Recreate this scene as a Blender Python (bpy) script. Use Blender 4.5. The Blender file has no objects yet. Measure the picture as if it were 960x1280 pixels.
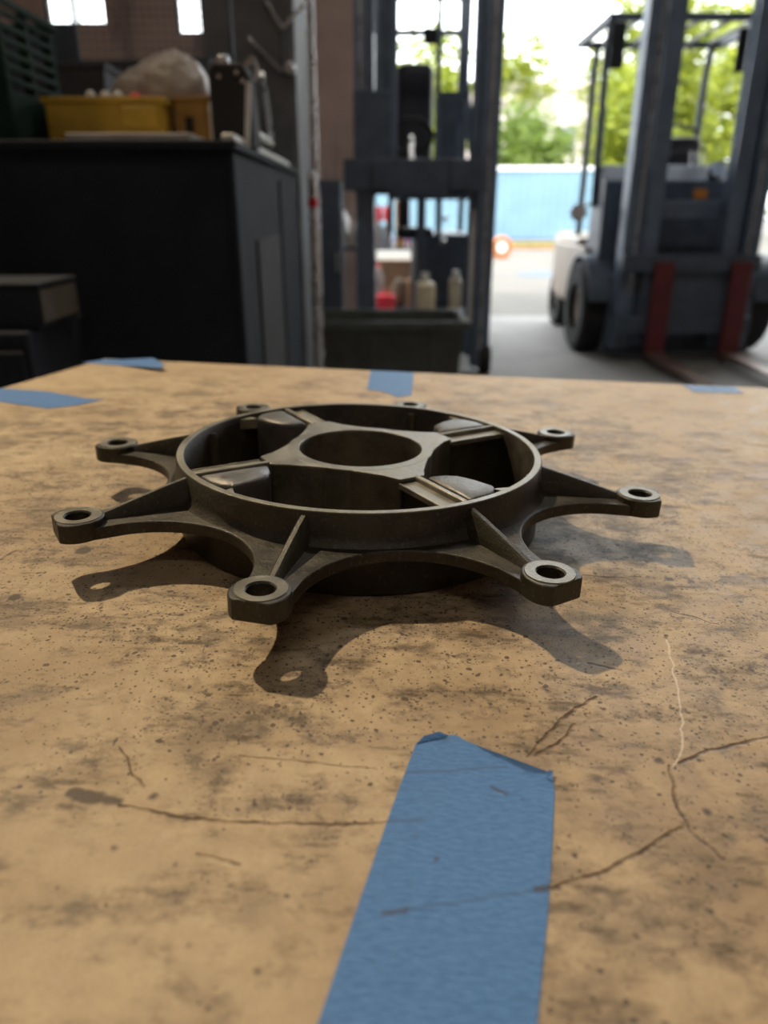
import bpy, bmesh, math, random
from mathutils import Vector, Matrix
random.seed(7)
R = math.radians
scene = bpy.context.scene
C = scene.collection

# ------------------------------------------------------------------ camera
CAM = Vector((0, 0, 1.07)); PITCH = 22.14
cd = bpy.data.cameras.new('camera'); cam = bpy.data.objects.new('camera', cd); C.objects.link(cam)
cam.location = CAM; cam.rotation_euler = (R(90 - PITCH), 0, 0)
cd.sensor_fit = 'VERTICAL'; cd.sensor_height = 36; cd.lens = 36 * 924 / 1280
cd.clip_start = .01; cd.clip_end = 500
cd.dof.use_dof = True; cd.dof.focus_distance = .33; cd.dof.aperture_fstop = cd.lens / 3.6
scene.camera = cam

# ------------------------------------------------------------------ sky, sun, lamp, fill lights, exposure
w = bpy.data.worlds.new('sky'); scene.world = w; w.use_nodes = True
w.node_tree.nodes['Background'].inputs[0].default_value = (.93, .97, 1.0, 1)
w.node_tree.nodes['Background'].inputs[1].default_value = 4.5

def light(name, typ, loc, energy, col, **kw):
    l = bpy.data.lights.new(name, typ); l.energy = energy; l.color = col
    for k, v in kw.items(): setattr(l, k, v)
    o = bpy.data.objects.new(name, l); C.objects.link(o); o.location = loc
    return o
sun = light('sun', 'SUN', (0, -10, 20), 4.0, (1, .95, .86), angle=R(.5))
sun.rotation_euler = (R(25), R(6), 0)                   # high, from behind the building
key = light('ceiling_lamp', 'SPOT', (-1.80, 2.30, 4.55), 540, (1, .79, .52), shadow_soft_size=.06, spot_size=R(52), spot_blend=.7)   # shaded pendant lamp over the bench
key.rotation_euler = (Vector((.05, .30, .9)) - key.location).to_track_quat('-Z', 'Y').to_euler()
tube = light('fill_light', 'AREA', (.9, 3.4, 5.45), 34, (1, .95, .88), shape='RECTANGLE', size=2.4, size_y=.3)  # unseen fill, added to brighten the forklift fronts and far wall
rear_fill = light('fill_light', 'AREA', (.4, -2.2, 5.45), 20, (1, .90, .76), shape='RECTANGLE', size=2.4, size_y=.3)  # unseen fill, added behind the camera to lift the casting's near faces
vs = scene.view_settings
vs.view_transform = 'Standard'; vs.look = 'None'; vs.gamma = 1; vs.use_curve_mapping = False; vs.exposure = .45
scene.cycles.use_denoising = True
scene.cycles.max_bounces = 8; scene.cycles.diffuse_bounces = 4; scene.cycles.caustics_reflective = False; scene.cycles.caustics_refractive = False
scene.cycles.sample_clamp_indirect = 6

# ------------------------------------------------------------------ node helpers and materials
class NT:
    def __init__(s, name):
        s.m = bpy.data.materials.new(name); s.m.use_nodes = True
        s.t = s.m.node_tree; s.b = s.t.nodes['Principled BSDF']
        s.tc = None
    def n(s, typ, **kw):
        nd = s.t.nodes.new(typ)
        for k, v in kw.items(): setattr(nd, k, v)
        return nd
    def link(s, a, b): s.t.links.new(a, b)
    def put(s, sock, v):
        if hasattr(v, 'is_linked') or isinstance(v, bpy.types.NodeSocket): s.link(v, sock)
        else: sock.default_value = v
    def obj(s):
        if not s.tc: s.tc = s.n('ShaderNodeTexCoord').outputs['Object']
        return s.tc
    def mapped(s, scale, loc=(0, 0, 0), rot=(0, 0, 0)):
        m = s.n('ShaderNodeMapping'); s.link(s.obj(), m.inputs[0])
        m.inputs['Location'].default_value = loc; m.inputs['Rotation'].default_value = rot
        m.inputs['Scale'].default_value = scale if hasattr(scale, '__len__') else (scale,) * 3
        return m.outputs[0]
    def noise(s, vec, scale, detail=4, rough=.55, dist=0):
        x = s.n('ShaderNodeTexNoise'); s.link(vec, x.inputs['Vector'])
        x.inputs['Scale'].default_value = scale; x.inputs['Detail'].default_value = detail
        x.inputs['Roughness'].default_value = rough; x.inputs['Distortion'].default_value = dist
        return x.outputs['Fac']
    def voro(s, vec, scale, rnd=1):
        x = s.n('ShaderNodeTexVoronoi'); s.link(vec, x.inputs['Vector']); x.inputs['Scale'].default_value = scale
        x.inputs['Randomness'].default_value = rnd
        return x
    def math(s, op, a, b=0, c=0, clamp=False):
        x = s.n('ShaderNodeMath', operation=op, use_clamp=clamp)
        s.put(x.inputs[0], a); s.put(x.inputs[1], b)
        if op in ('MULTIPLY_ADD', 'SMOOTH_MIN'): s.put(x.inputs[2], c)
        return x.outputs[0]
    def ramp(s, v, lo, hi, a=0., b=1.):
        x = s.n('ShaderNodeMapRange', interpolation_type='SMOOTHSTEP'); s.put(x.inputs[0], v)
        for i, q in enumerate((lo, hi, a, b)): x.inputs[1 + i].default_value = q
        return x.outputs[0]
    def mix(s, f, a, b):
        x = s.n('ShaderNodeMix', data_type='RGBA'); s.put(x.inputs[0], f)
        s.put(x.inputs[6], a if not isinstance(a, tuple) else (*a[:3], 1)); s.put(x.inputs[7], b if not isinstance(b, tuple) else (*b[:3], 1))
        return x.outputs[2]
    def bump(s, h, strength, dist=.001):
        x = s.n('ShaderNodeBump'); s.put(x.inputs['Height'], h); x.inputs['Strength'].default_value = strength
        x.inputs['Distance'].default_value = dist
        s.link(x.outputs[0], s.b.inputs['Normal'])
    def set(s, **kw):
        for k, v in kw.items():
            s.put(s.b.inputs[k.replace('_', ' ')], (*v, 1) if isinstance(v, tuple) and len(v) == 3 else v)
        return s.m
MATS = {}
def plain(name, col, rough=.5, metal=0., var=.18, scale=9, bump=.0, **kw):
    """procedural paint / plastic / metal: base colour with a mottled wear noise"""
    if name in MATS: return MATS[name]
    t = NT(name); nz = t.noise(t.obj(), scale, 5, .6)
    d = tuple(c * (1 - var) for c in col); l = tuple(min(1, c * (1 + var)) for c in col)
    t.set(Base_Color=t.mix(t.ramp(nz, .3, .7), d, l), Roughness=t.ramp(nz, .2, .8, max(0, rough - .08), min(1, rough + .08)), Metallic=metal)
    if bump: t.bump(nz, bump, .01)
    for k, v in kw.items(): t.b.inputs[k].default_value = v
    MATS[name] = t.m
    return t.m

# cast metal of the flange
def cast_metal(name, c0, c1, c2, rough, metal, wear):
    t = NT(name)
    a = t.noise(t.obj(), 45, 6, .65); b = t.noise(t.obj(), 480, 3, .7); g = t.noise(t.mapped(1, (3, 1, 2)), 14, 4, .6)
    col = t.mix(t.ramp(a, .35, .68), c0, c1)
    col = t.mix(t.ramp(g, .52, .72), col, c2)
    col = t.mix(t.math('MULTIPLY', t.ramp(b, .56, .75), wear), col, (.20, .19, .16))
    t.set(Base_Color=col, Roughness=t.ramp(a, .3, .7, rough - .1, rough + .12), Metallic=metal)
    t.bump(t.math('ADD', b, t.math('MULTIPLY', a, 1.2)), .32, .0012)
    return t.m
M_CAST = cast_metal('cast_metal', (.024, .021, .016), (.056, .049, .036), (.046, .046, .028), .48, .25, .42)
M_HUB = cast_metal('lit_hub_cast_metal', (.055, .052, .039), (.125, .118, .090), (.09, .09, .06), .50, .2, .5)  # lighter copy of the cast metal; fill light on the hub walls put into colour
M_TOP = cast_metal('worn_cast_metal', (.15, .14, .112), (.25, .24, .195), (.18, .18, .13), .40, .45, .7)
M_BLOCK = cast_metal('smooth_block_metal', (.085, .085, .083), (.16, .155, .148), (.11, .09, .075), .42, .5, .5)

# table sheet with grime, scratches and speckles
SCR = [[(-.0779,.1740),(-.0612,.1707),(-.0451,.1688),(-.0165,.1686),(.0050,.1709)], [(.0829,.2357),(.0708,.2264),(.0622,.2160),(.0511,.2013)],
 [(.0710,.2195),(.0620,.2083),(.0539,.2019)], [(.0487,.1488),(.0658,.1555),(.0768,.1618),(.0923,.1713)], [(.0984,.1986),(.0941,.1831),(.0943,.1714),(.1004,.1600)],
 [(.1389,.2149),(.1145,.2072),(.1021,.1999)], [(.0973,.3401),(.1151,.3376),(.1320,.3395)], [(.1359,.3038),(.1453,.2992),(.1532,.2932)],
 [(.0975,.2545),(.0855,.2585)], [(-.1953,.3383),(-.1927,.3500)], [(-.0868,.2001),(-.0736,.1819)], [(-.0459,.1978),(-.0003,.1931)], [(-.0495,.1574),(-.0376,.1544)]]
SCW = [.00050, .0006, .0005, .0006, .0005, .0006, .0004, .0004, .0008, .0006, .0002, .0002, .0004]
BLOB = [[(-.0935,.1790),(-.0863,.1772)], [(-.0863,.1772),(-.0790,.1757)]]; BLW = [.0028, .0016]
SPOT = [(-.0273,.1229,.0018), (.1031,.1784,.0026), (.1461,.3377,.0042), (-.0741,.1576,.0016), (-.0557,.1533,.0012), (.0893,.1426,.0020),
        (.0675,.1350,.0016), (-.0694,.1783,.0024), (.1167,.1679,.0022), (-.0455,.1293,.0008), (.0955,.2010,.0030), (.0505,.1492,.0018), (-.17,.30,.006), (-.158,.352,.008)]
WHITE = [(.1247,.2789),(.1169,.2435),(.1099,.2190),(.1059,.2081),(.0995,.1978)]
def table_mat():
    t = NT('worn_table_board')
    P0 = t.obj()
    wob = t.n('ShaderNodeTexNoise'); t.link(P0, wob.inputs[0]); wob.inputs['Scale'].default_value = 130; wob.inputs['Detail'].default_value = 3
    off = t.n('ShaderNodeVectorMath', operation='MULTIPLY_ADD'); t.link(wob.outputs['Color'], off.inputs[0])
    off.inputs[1].default_value = (.0036, .0036, 0); off.inputs[2].default_value = (-.0018, -.0018, 0)
    ad = t.n('ShaderNodeVectorMath', operation='ADD'); t.link(P0, ad.inputs[0]); t.link(off.outputs[0], ad.inputs[1])
    fl = t.n('ShaderNodeVectorMath', operation='MULTIPLY'); t.link(ad.outputs[0], fl.inputs[0]); fl.inputs[1].default_value = (1, 1, 0)
    P = fl.outputs[0]
    def seg(a, b):
        A = Vector((*a, 0)); B = Vector((*b, 0)); D = B - A; L = D.length; U = D / L
        s = t.n('ShaderNodeVectorMath', operation='SUBTRACT'); t.link(P, s.inputs[0]); s.inputs[1].default_value = A
        d = t.n('ShaderNodeVectorMath', operation='DOT_PRODUCT'); t.link(s.outputs[0], d.inputs[0]); d.inputs[1].default_value = U
        c = t.n('ShaderNodeClamp'); t.link(d.outputs['Value'], c.inputs[0]); c.inputs[2].default_value = L
        q = t.n('ShaderNodeVectorMath', operation='SCALE'); q.inputs[0].default_value = U; t.link(c.outputs[0], q.inputs['Scale'])
        e = t.n('ShaderNodeVectorMath', operation='DISTANCE'); t.link(s.outputs[0], e.inputs[0]); t.link(q.outputs[0], e.inputs[1])
        return e.outputs['Value']
    def dist_to(p):
        e = t.n('ShaderNodeVectorMath', operation='DISTANCE'); t.link(P, e.inputs[0]); e.inputs[1].default_value = (p[0], p[1], 0)
        return e.outputs['Value']
    def union(items):
        acc = None
        for dval, wid in items:
            v = t.math('SUBTRACT', dval, wid)
            acc = v if acc is None else t.math('MINIMUM', acc, v)
        return acc
    lines = union([(seg(a, b), SCW[i]) for i, s in enumerate(SCR) for a, b in zip(s, s[1:])])
    blobs = union([(seg(a, b), wd) for (a, b), wd in zip(BLOB, BLW)] + [(dist_to(p), p[2] * .55) for p in SPOT])
    white = union([(seg(a, b), .0003) for a, b in zip(WHITE, WHITE[1:])])
    fine = t.noise(P0, 900, 3, .7); mid = t.noise(P0, 60, 6, .65); big = t.noise(P0, 9, 5, .6); streak = t.noise(t.mapped((45, 160, 1), (0, 0, 0), (0, 0, .25)), 1, 5, .65)
    # base board
    blot = t.noise(t.mapped((1, 1.5, 1), (5, 2, 0), (0, 0, -.3)), 24, 6, .68); patch = t.noise(t.mapped((1, 1.3, 1), (1, 7, 0)), 95, 5, .7)
    col = t.mix(t.ramp(mid, .28, .74), (.345, .250, .145), (.485, .375, .235))
    col = t.mix(t.math('MULTIPLY', t.ramp(fine, .35, .75), .30), col, (.60, .47, .30))
    # zone where greasy parts have lain
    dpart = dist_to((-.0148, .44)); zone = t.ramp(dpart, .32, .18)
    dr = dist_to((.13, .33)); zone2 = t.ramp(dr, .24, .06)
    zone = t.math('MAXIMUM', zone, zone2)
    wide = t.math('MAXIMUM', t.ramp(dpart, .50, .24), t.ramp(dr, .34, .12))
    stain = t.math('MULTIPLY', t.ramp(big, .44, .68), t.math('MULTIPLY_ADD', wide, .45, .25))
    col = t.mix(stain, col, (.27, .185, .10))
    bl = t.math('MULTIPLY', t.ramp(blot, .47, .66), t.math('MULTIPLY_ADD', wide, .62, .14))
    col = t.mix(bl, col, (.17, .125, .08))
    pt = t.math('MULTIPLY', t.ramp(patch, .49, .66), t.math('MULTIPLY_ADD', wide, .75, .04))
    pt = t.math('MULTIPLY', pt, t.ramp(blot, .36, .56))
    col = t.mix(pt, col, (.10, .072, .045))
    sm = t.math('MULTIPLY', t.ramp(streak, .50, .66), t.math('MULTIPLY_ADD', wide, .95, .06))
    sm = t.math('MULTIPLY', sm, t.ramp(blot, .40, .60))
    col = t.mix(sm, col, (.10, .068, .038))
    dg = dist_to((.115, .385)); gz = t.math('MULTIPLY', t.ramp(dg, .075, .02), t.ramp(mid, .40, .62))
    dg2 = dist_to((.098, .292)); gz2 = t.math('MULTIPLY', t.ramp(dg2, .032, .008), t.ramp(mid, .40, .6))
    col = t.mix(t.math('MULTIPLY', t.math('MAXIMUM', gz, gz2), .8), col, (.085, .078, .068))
    smg = t.noise(t.mapped((1, 1.4, 1), (3, 3, 1)), 48, 4, .6)
    col = t.mix(t.math('MULTIPLY', t.ramp(smg, .62, .74), .45), col, (.14, .095, .05))
    # speckles, three sizes
    for sc, rad, keep, k in ((850, .42, .80, .85), (430, .34, .84, .9), (190, .22, .87, .9)):
        v = t.voro(P, sc); sep = t.n('ShaderNodeSeparateColor'); t.link(v.outputs['Color'], sep.inputs[0])
        thr = t.math('MULTIPLY_ADD', zone, -.30, keep + .225)
        thr = t.math('SUBTRACT', thr, t.ramp(blot, .40, .65, -.06, .16))
        on = t.math('GREATER_THAN', sep.outputs[0], thr)
        rr = t.math('MULTIPLY_ADD', sep.outputs[1], rad * .8, rad * .4)
        m = t.math('MULTIPLY', on, t.math('LESS_THAN', v.outputs['Distance'], rr))
        col = t.mix(t.math('MULTIPLY', m, k), col, (.07, .048, .03))
    brk = t.math('MULTIPLY', t.ramp(patch, .36, .56, .10, 1.), t.ramp(blot, .3, .5, .5, 1.))
    col = t.mix(t.math('MULTIPLY', t.ramp(lines, .0004, -.0004), brk), col, (.075, .042, .022))
    col = t.mix(t.math('MULTIPLY', t.ramp(blobs, .0008, -.0010), .9), col, (.045, .030, .020))
    col = t.mix(t.math('MULTIPLY', t.ramp(white, .0003, -.0002), .38), col, (.85, .78, .66))
    t.set(Base_Color=col, Roughness=t.ramp(mid, .3, .7, .46, .64))
    t.b.inputs['Specular IOR Level'].default_value = .38
    t.bump(t.math('ADD', t.math('MULTIPLY', fine, .4), t.math('ADD', mid, t.ramp(lines, .0004, -.0004, 0, -1.2))), .5, .0012)
    return t.m
M_TABLE = table_mat()
def tape_mat():
    t = NT('blue_masking_tape')
    a = t.noise(t.mapped((260, 900, 1), (0, 0, 0), (0, 0, .12)), 1, 4, .6); b = t.noise(t.obj(), 70, 5, .6); c = t.noise(t.obj(), 300, 4, .6)
    col = t.mix(t.ramp(a, .3, .7), (.050, .150, .37), (.085, .215, .47))
    col = t.mix(t.math('MULTIPLY', t.ramp(b, .62, .76), .55), col, (.06, .10, .17))
    col = t.mix(t.math('MULTIPLY', t.ramp(c, .68, .75), .8), col, (.04, .035, .035))
    def seg(A, B):
        A = Vector((*A, .9)); B = Vector((*B, .9)); D = B - A; L = D.length; U = D / L
        nz = t.n('ShaderNodeTexNoise'); t.link(t.obj(), nz.inputs[0]); nz.inputs['Scale'].default_value = 140
        of = t.n('ShaderNodeVectorMath', operation='MULTIPLY_ADD'); t.link(nz.outputs['Color'], of.inputs[0]); of.inputs[1].default_value = (.002, .002, 0); t.link(t.obj(), of.inputs[2])
        q = t.n('ShaderNodeVectorMath', operation='SUBTRACT'); t.link(of.outputs[0], q.inputs[0]); q.inputs[1].default_value = A
        d = t.n('ShaderNodeVectorMath', operation='DOT_PRODUCT'); t.link(q.outputs[0], d.inputs[0]); d.inputs[1].default_value = U
        k = t.n('ShaderNodeClamp'); t.link(d.outputs['Value'], k.inputs[0]); k.inputs[2].default_value = L
        e = t.n('ShaderNodeVectorMath', operation='SCALE'); e.inputs[0].default_value = U; t.link(k.outputs[0], e.inputs['Scale'])
        g = t.n('ShaderNodeVectorMath', operation='DISTANCE'); t.link(q.outputs[0], g.inputs[0]); t.link(e.outputs[0], g.inputs[1])
        return g.outputs['Value']
    for A, B, wd, k in (((.0038, .1400), (.0100, .1412), .0009, .7), ((.0100, .1412), (.0470, .1495), .0004, .45), ((.0455, .1490), (.0500, .1498), .0012, .85), ((.0110, .1925), (.0440, .1965), .0004, .6), ((.0380, .1870), (.0420, .1845), .0008, .75), ((.0020, .1712), (.0150, .1725), .0006, .5), ((.0185, .1580), (.0186, .1582), .0008, .9)):
        col = t.mix(t.math('MULTIPLY', t.ramp(seg(A, B), wd + .0006, wd * .3), k), col, (.045, .032, .028))
    t.set(Base_Color=col, Roughness=t.ramp(a, .3, .7, .40, .6))
    t.b.inputs['Specular IOR Level'].default_value = .3
    t.bump(t.math('ADD', a, b), .6, .0009)
    return t.m
M_TAPE = tape_mat()

M_BLACK = plain('black_cabinet_paint', (.019, .024, .033), .8, **{'Specular IOR Level': .2})
M_DARK = plain('hazed_dark_steel', (.076, .100, .138), .5, .1)  # dark steel, lifted towards blue so the colour carries lens haze
M_MAST = plain('hazed_mast_steel', (.125, .17, .24), .45, .2)  # mast steel; its pale blue cast is painted-in lens glare
M_DULL = plain('dull_black_rubber', (.016, .016, .017), .8, bump=.3)
M_STEEL = plain('bright_steel', (.55, .56, .57), .28, .9)
M_WHITE = plain('white_paint', (.72, .72, .70), .5)
M_CREAM = plain('cream_body_paint', (.42, .33, .25), .4)
M_RED = plain('red_fork_paint', (.13, .022, .026), .55)
M_REDB = plain('bright_red_plastic', (.72, .03, .05), .4)
M_ORANGE = plain('orange_plastic', (.34, .11, .02), .5)
M_AMBER = plain('amber_lamp_plastic', (.55, .22, .04), .3)
M_YELLOW = plain('yellow_plastic', (.48, .31, .035), .5)
M_OCHRE = plain('ochre_plastic', (.36, .20, .04), .5)
M_GREEN = plain('dark_green_plastic', (.009, .028, .021), .8, **{'Specular IOR Level': .2})
M_TUB = plain('grey_green_plastic', (.085, .098, .09), .55)
M_GREY = plain('grey_steel_sheet', (.17, .185, .205), .55, .0)
M_PALE = plain('pale_grey_board', (.42, .41, .40), .7)
M_BAG = plain('cloudy_plastic_film', (.56, .49, .43), .38, var=.2, scale=22, bump=.8)
M_BAG.node_tree.nodes['Principled BSDF'].inputs['Transmission Weight'].default_value = .25
M_BROWN = plain('brown_cardboard', (.36, .21, .10), .8)
M_BIN = plain('slate_plastic', (.065, .070, .085), .6)
M_SEAT = plain('black_seat_vinyl', (.022, .025, .032), .5)
M_LENS = plain('clear_lamp_lens', (.80, .82, .82), .12, .6)
M_BLUEC = plain('light_blue_container_paint', (.15, .255, .32), .6, var=.08, scale=1.2)
M_NAVY = plain('navy_container_base', (.05, .09, .22), .6)
M_KERB = plain('yellow_kerb_paint', (.20, .18, .05), .7)
M_TRUNK = plain('bark', (.10, .07, .05), .9)
M_FACADE = plain('pale_facade', (.5, .44, .40), .8, var=.04, scale=.5)
M_WINF = plain('dark_window_frame', (.06, .06, .065), .5)

def wall_mat(name, c0, c1, c2):
    t = NT(name); a = t.noise(t.mapped((.8, .8, 1.6)), 1.6, 6, .65); b = t.noise(t.mapped((1, 1, .25), (4, 0, 2)), 2.6, 5, .6)
    col = t.mix(t.ramp(a, .35, .65), c0, c1); col = t.mix(t.math('MULTIPLY', t.ramp(b, .55, .66), .7), col, c2)
    t.set(Base_Color=col, Roughness=.85); t.bump(a, .3, .01); return t.m
M_WALL = wall_mat('stained_plaster', (.50, .37, .31), (.60, .46, .39), (.17, .135, .13))
M_CEIL = wall_mat('dull_ceiling_sheet', (.26, .26, .26), (.33, .33, .32), (.2, .2, .2))
def ground_mat(name, c0, c1, c2, sc):
    t = NT(name); a = t.noise(t.obj(), sc, 7, .65); b = t.noise(t.obj(), sc * .25, 4, .6); f = t.noise(t.obj(), sc * 14, 3, .6)
    col = t.mix(t.ramp(a, .35, .65), c0, c1); col = t.mix(t.math('MULTIPLY', t.ramp(b, .5, .68), .6), col, c2)
    t.set(Base_Color=col, Roughness=.75); t.bump(f, .2, .005); return t.m
M_FLOOR = ground_mat('worn_concrete', (.20, .195, .185), (.26, .25, .235), (.14, .135, .13), 2.2)
M_YARD = ground_mat('sunlit_yard_concrete', (.080, .074, .062), (.105, .095, .079), (.065, .062, .056), .8)
M_HEAP = ground_mat('blue_grey_wet_patch', (.05, .075, .10), (.065, .09, .12), (.04, .06, .08), 2)
def leaf_mat(name, c0, c1):
    t = NT(name); r = t.n('ShaderNodeNewGeometry').outputs['Random Per Island']
    col = t.mix(r, c0, c1); t.set(Base_Color=col, Roughness=.5)
    tr = t.n('ShaderNodeBsdfTranslucent'); t.link(col, tr.inputs[0]); mx = t.n('ShaderNodeMixShader'); mx.inputs[0].default_value = .4
    t.link(t.b.outputs[0], mx.inputs[1]); t.link(tr.outputs[0], mx.inputs[2]); t.link(mx.outputs[0], t.t.nodes['Material Output'].inputs[0])
    return t.m
M_LEAF = [leaf_mat('yellow_green_leaves', (.14, .19, .012), (.34, .37, .028)), leaf_mat('mid_green_leaves', (.085, .145, .018), (.22, .29, .05))]
def glass_mat():
    t = NT('window_glass'); t.set(Base_Color=(.95, .97, .95), Roughness=.05); t.b.inputs['Transmission Weight'].default_value = 1; t.b.inputs['IOR'].default_value = 1.05
    return t.m
M_GLASS = glass_mat()

# ------------------------------------------------------------------ mesh helpers
class MB:
    def __init__(s): s.bm = bmesh.new()
    def verts(s, pts): return [s.bm.verts.new(p) for p in pts]
    def face(s, vs):
        try: s.bm.faces.new(vs)
        except ValueError: pass
    def box(s, x0, x1, y0, y1, z0, z1, mat=None):
        p = [Vector((x, y, z)) for z in (z0, z1) for x, y in ((x0, y0), (x1, y0), (x1, y1), (x0, y1))]
        if mat: p = [mat @ q for q in p]
        v = s.verts(p)
        for f in ((3, 2, 1, 0), (4, 5, 6, 7), (0, 1, 5, 4), (1, 2, 6, 5), (2, 3, 7, 6), (3, 0, 4, 7)): s.face([v[i] for i in f])
        return s
    def bar(s, a, b, wx, wz=None):
        a = Vector(a); b = Vector(b); wz = wz or wx; d = (b - a); L = d.length
        m = Matrix.Translation(a) @ d.to_track_quat('Z', 'Y').to_matrix().to_4x4()
        return s.box(-wx / 2, wx / 2, -wz / 2, wz / 2, 0, L, m)
    def cyl(s, a, b, r0, r1=None, n=16):
        a = Vector(a); b = Vector(b); r1 = r0 if r1 is None else r1
        q = (b - a).to_track_quat('Z', 'Y')
        A = []; B = []
        for i in range(n):
            t = 2 * math.pi * i / n; d = q @ Vector((math.cos(t), math.sin(t), 0))
            A.append(s.bm.verts.new(a + d * r0)); B.append(s.bm.verts.new(b + d * r1))
        for i in range(n): s.face([A[i], A[(i + 1) % n], B[(i + 1) % n], B[i]])
        s.face(A[::-1]); s.face(B)
        return s
    def path(s, pts, r, n=10):
        for a, b in zip(pts, pts[1:]): s.cyl(a, b, r, r, n)
        return s
    def prism(s, outline, z0, z1, inner=None):
        n = len(outline)
        b = s.verts([(x, y, z0) for x, y in outline]); t = s.verts([(x, y, z1) for x, y in outline])
        for i in range(n): s.face([b[i], b[(i + 1) % n], t[(i + 1) % n], t[i]])
        if inner is None: s.face(b[::-1]); s.face(t)
        else:
            ib = s.verts([(x, y, z0) for x, y in inner]); it = s.verts([(x, y, z1) for x, y in inner])
            for i in range(n):
                j = (i + 1) % n
                s.face([ib[j], ib[i], it[i], it[j]]); s.face([t[i], t[j], it[j], it[i]]); s.face([b[j], b[i], ib[i], ib[j]])
        return s
    def lathe(s, prof, n=64, axis=None, closed=True):
        rings = []
        for r, z in prof:
            rings.append([s.bm.verts.new((r * math.cos(2 * math.pi * i / n), r * math.sin(2 * math.pi * i / n), z)) for i in range(n)])
        m = len(rings)
        for k in range(m if closed else m - 1):
            a = rings[k]; b = rings[(k + 1) % m]
            for i in range(n): s.face([a[i], a[(i + 1) % n], b[(i + 1) % n], b[i]])
        return s
    def build(s, name, mat, parent=None, bevel=0, seg=2, smooth=True, mw=None, angle=35):
        bmesh.ops.recalc_face_normals(s.bm, faces=s.bm.faces)
        me = bpy.data.meshes.new(name); s.bm.to_mesh(me); s.bm.free()
        me.materials.append(mat)
        if smooth:
            for p in me.polygons: p.use_smooth = True
            me.set_sharp_from_angle(angle=R(angle))
        o = bpy.data.objects.new(name, me); C.objects.link(o)
        if parent: o.parent = parent
        if mw is not None: o.matrix_world = mw
        if bevel:
            b = o.modifiers.new('bevel', 'BEVEL'); b.width = bevel; b.segments = seg; b.limit_method = 'ANGLE'; b.angle_limit = R(40)
        return o
def tag(o, label=None, cat=None, group=None, kind=None):
    if label: o['label'] = label
    if cat: o['category'] = cat
    if group: o['group'] = group
    if kind: o['kind'] = kind
    return o
def thing(name, loc, label, cat, group=None, rz=0):
    o = bpy.data.objects.new(name, None); C.objects.link(o); o.location = loc; o.rotation_euler.z = rz; o.empty_display_size = .05
    return tag(o, label, cat, group)
def bx(name, mat, parent, x0, x1, y0, y1, z0, z1, bevel=0, **kw): return MB().box(x0, x1, y0, y1, z0, z1).build(name, mat, parent, bevel, **kw)
def struct(o): return tag(o, kind='structure')

# ------------------------------------------------------------------ setting: the workshop and the yard
XL, XR, YB, YF, ZC = -4.2, 7.2, -4.0, 8.2, 5.6
struct(bx('floor', M_FLOOR, None, XL, XR, YB, YF + .2, -.1, 0))
tag(bpy.data.objects['floor'], 'worn grey concrete floor under the forklifts')
struct(bx('ceiling', M_CEIL, None, XL - .2, XR + .2, YB - .2, YF + .2, ZC, ZC + .15))
struct(bx('wall_left', M_WALL, None, XL - .2, XL, YB, YF + .2, 0, ZC))
struct(bx('wall_right', M_WALL, None, XR, XR + .2, YB, YF + .2, 0, ZC))
struct(bx('wall_near', M_WALL, None, XL, XR, YB - .2, YB, 0, ZC))
# far wall with two windows and the big door opening (X from -.13 to 6.5)
WINS = [(-3.20, -2.62, 2.70, 3.75), (-1.97, -1.50, 2.62, 3.75)]
m = MB(); JX = -.13
m.box(XL, JX, YF, YF + .2, 0, 2.62); m.box(XL, JX, YF, YF + .2, 3.75, ZC)
m.box(XL, -3.20, YF, YF + .2, 2.62, 3.75); m.box(-2.62, -1.97, YF, YF + .2, 2.62, 3.75); m.box(-1.50, JX, YF, YF + .2, 2.62, 3.75); m.box(-3.20, -2.62, YF, YF + .2, 2.62, 2.70)
m.box(JX, 6.5, YF, YF + .2, 5.1, ZC); m.box(6.5, XR, YF, YF + .2, 0, ZC)
struct(m.build('wall_far', M_WALL))
for i, (a, b, c, d) in enumerate(WINS):
    f = MB(); t = .03
    f.box(a, b, YF + .06, YF + .12, c, c + t).box(a, b, YF + .06, YF + .12, d - t, d).box(a, a + t, YF + .06, YF + .12, c + t, d - t).box(b - t, b, YF + .06, YF + .12, c + t, d - t)
    mid = (a + b) / 2; f.box(mid - .012, mid + .012, YF + .07, YF + .11, c + t, d - t); f.box(a + t, b - t, YF + .075, YF + .105, (c + d) / 2 - .012, (c + d) / 2 + .012)
    wo = struct(f.build('window_%d' % (i + 1), M_WINF))
    for x0, x1 in ((a + t, mid - .012), (mid + .012, b - t)):
        for z0, z1 in ((c + t, (c + d) / 2 - .012), ((c + d) / 2 + .012, d - t)):
            bx('pane', M_GLASS, wo, x0, x1, YF + .088, YF + .092, z0, z1)
struct(bx('trim_1', M_DARK, None, JX, JX + .05, YF - .02, YF + .22, 0, 5.1, .004))
tag(bpy.data.objects['trim_1'], 'dark steel door jamb beside the stained wall')
yard = struct(bx('yard_ground', M_YARD, None, -60, 80, YF + .2, 120, -.1, -.002))
tag(yard, 'sunlit concrete yard beyond the open door')
o = MB(); pts = []
for i in range(18):
    a = 2 * math.pi * i / 18; pts.append((3.3 + .9 * math.cos(a) * random.uniform(.8, 1.1), 14.2 + .9 * math.sin(a) * random.uniform(.8, 1.1)))
tag(o.prism(pts, -.002, .002).build('wet_patch', M_HEAP), 'blue grey wet patch on the sunlit yard', 'puddle')

# ------------------------------------------------------------------ tilt shared by bench, tapes and casting (the bench leans a little to the right)
fwd = Vector((0, math.cos(R(PITCH)), -math.sin(R(PITCH))))
TILT = Matrix.Translation(CAM) @ Matrix.Rotation(R(1.6), 4, fwd) @ Matrix.Translation(-CAM)

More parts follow.
